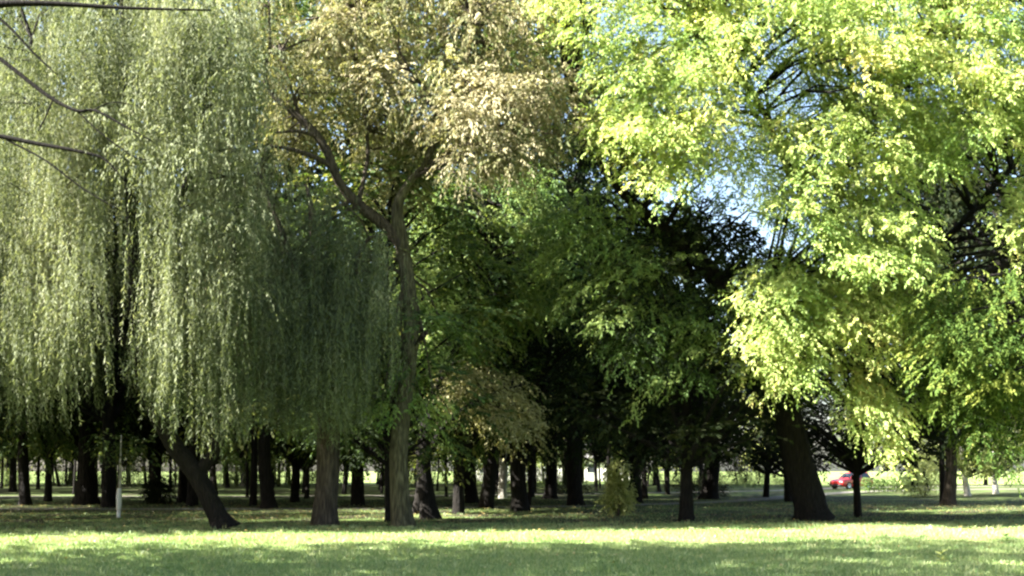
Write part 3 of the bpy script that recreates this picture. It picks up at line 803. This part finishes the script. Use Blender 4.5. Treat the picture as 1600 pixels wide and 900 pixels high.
for i in range(80):
    px = -20 + i * 16 + rng.uniform(-9, 9); bs = rng.uniform(755.5, 762)
    if 525 < px < 610 or 868 < px < 985 or px > 1250: continue
    who = "behind the big willow" if px < 400 else "behind the dark willow and forked tree" if px < 740 else "behind the central black tree" if px < 1000 else "behind the slim black tree at the lawn edge"
    lab = "small shrub far back in the grove " + who
    if len(protos) < 5:
        o = bush("undergrowth_shrub", px, bs, 62, 26, [m_green, m_mid, m_dark, m_mid, m_dark][len(protos)], lab, 16, 4); protos.append(o)
    else:
        src = protos[i % 5]; o = src.copy(); COL.objects.link(o)
        x, y = at(px, bs); o.location = (x, y, 0); o.rotation_euler.z = rng.uniform(0, 6.28)
        k_ = rng.uniform(.6, 1.2); o.scale = (k_ * rng.uniform(.9, 1.4), k_, k_ * rng.uniform(.8, 1.15)); o["label"] = lab
        for ch in list(src.children):
            c = ch.copy(); COL.objects.link(c); c.parent = o
    o["group"] = "far shrubs " + who
hx, hy = at(1392, 769)
hroot = empty("hedge", (hx, hy, 0), "low clipped green hedge right of the red car", "hedge")
lv = Leaves()
N = 1500
hl, hw, hh = 4.2, .9, 1.05
org = rng.uniform((-hl / 2, -hw / 2, .05), (hl / 2, hw / 2, hh), (N, 3))
sprays(lv, org, norm(rng.normal(0, 1, (N, 3)) + (0, 0, .3)), .15, 6, .09, .045, .2, .8, .1, rng.uniform(.2, .8, N))
lv.build("foliage", m_green, hroot)
hs = MB()
for i in range(12): hs.tube([(-hl / 2 + .2 + i * .34, 0, -.02), (-hl / 2 + .2 + i * .34, .05, .7)], [.03, .015], 5)
hs.build("stems", bark_dark, hroot, False, "stuff")

# sapling with white wrap
sx, sy = at(186, 809)
sr = empty("sapling", (sx, sy, 0), "thin young tree with a pale stem and a white wrap round its foot", "tree")
s = sy / F
pp, rr = smooth_path([(-.02, 0, -.03), (0, 0, .6), (.03, 0, 1.2), (.05, 0, 2.0), (.08, 0, 2.8)], [.05, .048, .042, .032, .012], 4)
MB().tube(pp, rr, 8, .05).build("trunk", bark_pale, sr, True)
wp_, wr_ = smooth_path([(-.01, 0, .28), (0, 0, .45), (.0, 0, .75), (.01, 0, 1.0)], [.07, .088, .09, .06], 3)
m_wrap = plain_mat("white_wrap", (.75, .75, .72), .8)
MB().tube(wp_, wr_, 10, .05).build("stem_wrap", m_wrap, sr, True)
MB().tube([(-.02, 0, 0.0), (-.012, 0, .275)], [.065, .06], 8, .05).build("painted_foot", m_wrap, sr, True)
lv = Leaves()
for i in range(10):
    z = rng.uniform(1.7, 3.0); clump(lv, (.1 + rng.normal(0, .35), rng.normal(0, .35), z), .35, 14, 7, .09, .04, .35, tint=.5)
lv.build("crown", m_mid, sr)

def weed(px, base, size, mat, label, n=9, tint=.8):
    x, y = at(px, base); root = empty("weed_plant", (x, y, 0), label, "plant")
    MB().tube([(0, 0, -.01), (.01, 0, size * .5), (.03, 0, size)], [.006, .005, .002], 5).build("stem", m_blade, root)
    for i in range(n):
        l = Leaves(); an = i * 2.4; z = size * (.15 + .8 * i / n)
        dv = np.array([[math.cos(an), math.sin(an), .35]])
        l.add(np.array([[.01, 0, z]]), dv, np.array([[0, 0, 1.0]]), size * rng.uniform(.5, .75), size * .28, [tint])
        o = l.build("leaf", mat, root, kind=None)
weed(1470, 884, .26, m_pale, "pale broad-leaved weed standing up from the lawn at the lower right")
weed(1572, 852, .26, m_green, "dark green broad-leaved weed in the lawn near the right edge", tint=.3)

# ------------------------------------------------------------------ grass and fallen leaves
def blades(name, n, y0, y1, hgt, wid, power, label):
    lv = Leaves()
    u = rng.uniform(0, 1, n); yy = y0 + (y1 - y0) * u ** power
    xx = rng.uniform(-1, 1, n) * (yy * .5 + .8)
    pos = np.stack([xx, yy, np.full(n, -.005)], 1)
    dd = rng.normal(0, .45, (n, 3)); dd[:, 2] = 1
    nm = rng.normal(0, 1, (n, 3)); nm[:, 2] = .5
    h = hgt * rng.uniform(.5, 1.5, n) * (.7 + .5 * np.sin(xx * 1.1 + 2 * np.sin(yy * .7)) ** 2)
    lv.add(pos, dd, nm, h, wid, rng.uniform(.1, .9, n))
    o = lv.build(name, m_blade); tag(o, label, "grass"); return o
blades("grass", 150000, 14.5, 33, .07, .0125, 1.25, "short green grass of the near lawn")
blades("grass", 22000, 32, 60, .07, .02, 1.2, "thin grass under the front row of trees")
lv = Leaves()
for i in range(520):
    y = 14.5 + 17 * rng.uniform(0, 1) ** 1.3; x = rng.uniform(-1, 1) * (y * .5 + .5); m_ = 14
    pos = np.array([x, y, 0]) + rng.normal(0, .05, (m_, 3)) * (1, 1, 0)
    dd = rng.normal(0, .6, (m_, 3)); dd[:, 2] = 1
    lv.add(pos, dd, rng.normal(0, 1, (m_, 3)) + (-.4, -.4, .6), rng.uniform(.06, .16) * rng.uniform(.6, 1.3, m_), .02, np.full(m_, rng.uniform(.2, 1.1)))
tag(lv.build("grass", m_blade), "taller tufts scattered over the near lawn", "grass")
lv = Leaves()
def litter(n, y0, y1, tl, power=1.0, L=.07):
    yy = y0 + (y1 - y0) * rng.uniform(0, 1, n) ** power; xx = rng.uniform(-1, 1, n) * (yy * .5 + 1)
    d_ = rng.normal(0, 1, (n, 3)); d_[:, 2] *= .25; nm = rng.normal(0, .35, (n, 3)); nm[:, 2] = 1
    sz = rng.uniform(.7, 1.4, n)
    lv.add(np.stack([xx, yy, rng.uniform(.02, .07, n)], 1), d_, nm, L * sz, L * .6 * sz, np.clip(rng.normal(tl, .2, n), 0, 1))
litter(1300, 14.5, 34, .7, 1.0, .055)
litter(9000, 28, 52, .4)
tag(lv.build("fallen_leaves", m_litter), "dry fallen leaves scattered on the lawn and under the trees", "fallen leaves")

# ------------------------------------------------------------------ cars and building on the far side
m_tyre = plain_mat("tyre_rubber", (.02, .02, .02), .8)
m_rim = plain_mat("wheel_rim", (.5, .5, .5), .35, .8)
m_glass = plain_mat("dark_glass", (.03, .035, .04), .08)
m_lamp = plain_mat("lamp_lens", (.7, .7, .68), .15)
m_tail = plain_mat("tail_lens", (.35, .02, .02), .2)
m_bumper = plain_mat("black_trim", (.03, .03, .03), .5)

def car(px, base, rz, paint, label, L=3.9, W=1.68, H=1.45):
    x, y = at(px, base); root = empty("parked_car", (x, y, 0), label, "car"); root.rotation_euler.z = rz
    h = L / 2
    # outline of the body along its length: x, z bottom, z shoulder, half width
    rings = []
    for fx, zb, zt, hw in ((-1, .38, .78, .70), (-.96, .26, .88, .80), (-.6, .22, .93, .84), (0, .2, .93, .84), (.42, .22, .92, .84), (.78, .22, .84, .82), (.95, .26, .74, .76), (1, .36, .66, .66)):
        hw *= W / 1.68; X = fx * h
        rings.append([(X, -hw * .9, zb), (X, -hw, zb + .14), (X, -hw, zt - .16), (X, -hw * .93, zt), (X, hw * .93, zt), (X, hw, zt - .16), (X, hw, zb + .14), (X, hw * .9, zb)])
    mb = MB().loft(rings); o = mb.build("body", paint, root, False)
    bv = o.modifiers.new("soft_edges", 'BEVEL'); bv.width = .05; bv.segments = 2; bv.limit_method = 'ANGLE'; bv.angle_limit = R(25)
    r2 = []
    for fx, z, hw in ((0, 0, 0),):
        pass
    lo = [(-.93, .80), (.5, .80)]; up = [(-.72, .56), (.1, .58)]
    a = W / 1.68
    base_r = [(-.9 * h, -.76 * a, .905), (.46 * h, -.76 * a, .905), (.46 * h, .76 * a, .905), (-.9 * h, .76 * a, .905)]
    top_r = [(-.7 * h, -.58 * a, H), (.05 * h, -.58 * a, H), (.05 * h, .58 * a, H), (-.7 * h, .58 * a, H)]
    c = MB().loft([base_r, top_r]).build("cabin", paint, root)
    bv = c.modifiers.new("soft_edges", 'BEVEL'); bv.width = .06; bv.segments = 2
    def pane(i, j, m0=.1, m1=.9, v0=.14, v1=.86, off=.02):
        A, B, Cc, D = map(np.array, (base_r[i], base_r[j], top_r[j], top_r[i]))
        nn = np.cross(B - A, D - A); nn /= np.linalg.norm(nn)
        q = lambda u, v: (A + (B - A) * u) * (1 - v) + (D + (Cc - D) * u) * v
        pts = [q(m0, v0), q(m1, v0), q(m1, v1), q(m0, v1)]
        MB().loft([[p + nn * .004 for p in pts], [p + nn * off for p in pts]]).build("window", m_glass, root)
    pane(0, 1, .08, .5); pane(0, 1, .54, .93); pane(2, 3, .07, .46); pane(2, 3, .5, .92); pane(1, 2); pane(3, 0)
    for fx in (-.63, .62):
        for sg in (-1, 1):
            cx, cy = fx * h, sg * (W / 2 - .09)
            t = MB(); t.loft([[(cx + q * math.cos(k * math.pi / 9), cy + yy, .31 + q * math.sin(k * math.pi / 9)) for k in range(18)] for q, yy in ((.26, -.11), (.31, -.08), (.31, .08), (.26, .11))])
            wo = t.build("wheel", m_tyre, root)
            rm = MB(); rm.loft([[(cx + q * math.cos(k * math.pi / 6), cy + sg * yy, .31 + q * math.sin(k * math.pi / 6)) for k in range(12)] for q, yy in ((.2, .1), (.19, .125), (.08, .11))])
            rm.build("rim", m_rim, wo)
    for sg in (-1, 1):
        MB().box((h * .965, sg * .55 * a, .62), (.12, .3, .14)).build("headlight", m_lamp, root)
        MB().box((-h * .975, sg * .6 * a, .74), (.08, .2, .2)).build("tail_light", m_tail, root)
    MB().box((h * .99, 0, .36), (.1, 1.3 * a, .18)).build("front_bumper", m_bumper, root)
    MB().box((-h * .99, 0, .42), (.1, 1.4 * a, .18)).build("rear_bumper", m_bumper, root)
    return root
car(1330, 764, R(212), plain_mat("red_paint", (.5, .03, .025), .3, 0, .6), "red car parked beyond the lawn behind the slender black tree")

# pale building glimpsed between the trunks
m_wall = rough_mat("pale_plaster", [(.3, (.55, .53, .48)), (.7, (.7, .68, .62))], .6, .9, .15, 8)
m_roof = rough_mat("grey_roof", [(.3, (.2, .19, .18)), (.7, (.3, .29, .27))], 3, .9, .4, 10)
m_frame = plain_mat("window_frame", (.7, .7, .68), .5)
def building(x0, x1, y, h, label, dep=10):
    root = empty("park_building", ((x0 + x1) / 2, y + dep / 2, 0), label, "building")
    Lh = (x1 - x0) / 2
    MB().box((0, 0, h / 2 - .1), (2 * Lh, dep, h + .2)).build("wall", m_wall, root)
    ov = .5
    MB().loft([[(-Lh - ov, -dep / 2 - ov, h + .1), (-Lh - ov, dep / 2 + ov, h + .1), (-Lh - ov, 0, h + 2.6)], [(Lh + ov, -dep / 2 - ov, h + .1), (Lh + ov, dep / 2 + ov, h + .1), (Lh + ov, 0, h + 2.6)]]).build("roof", m_roof, root)
    n = int(2 * Lh / 3.2)
    for i in range(n):
        cx = -Lh + (i + .5) * 2 * Lh / n
        f = MB()
        for (bx, bz, sx, sz) in ((0, -.7, 1.2, .1), (0, .7, 1.2, .1), (-.55, 0, .1, 1.3), (.55, 0, .1, 1.3)):
            f.box((cx + bx, -dep / 2 - .03, 1.9 + bz), (sx, .1, sz))
        fo = f.build("window", m_frame, root)
        MB().box((cx, -dep / 2 - .012, 1.9), (1.0, .02, 1.3)).build("pane", m_glass, fo)
building(-6, 20, 165, 3.4, "long pale building glimpsed between the trunks behind the round bush")

print("objects", len(bpy.data.objects))
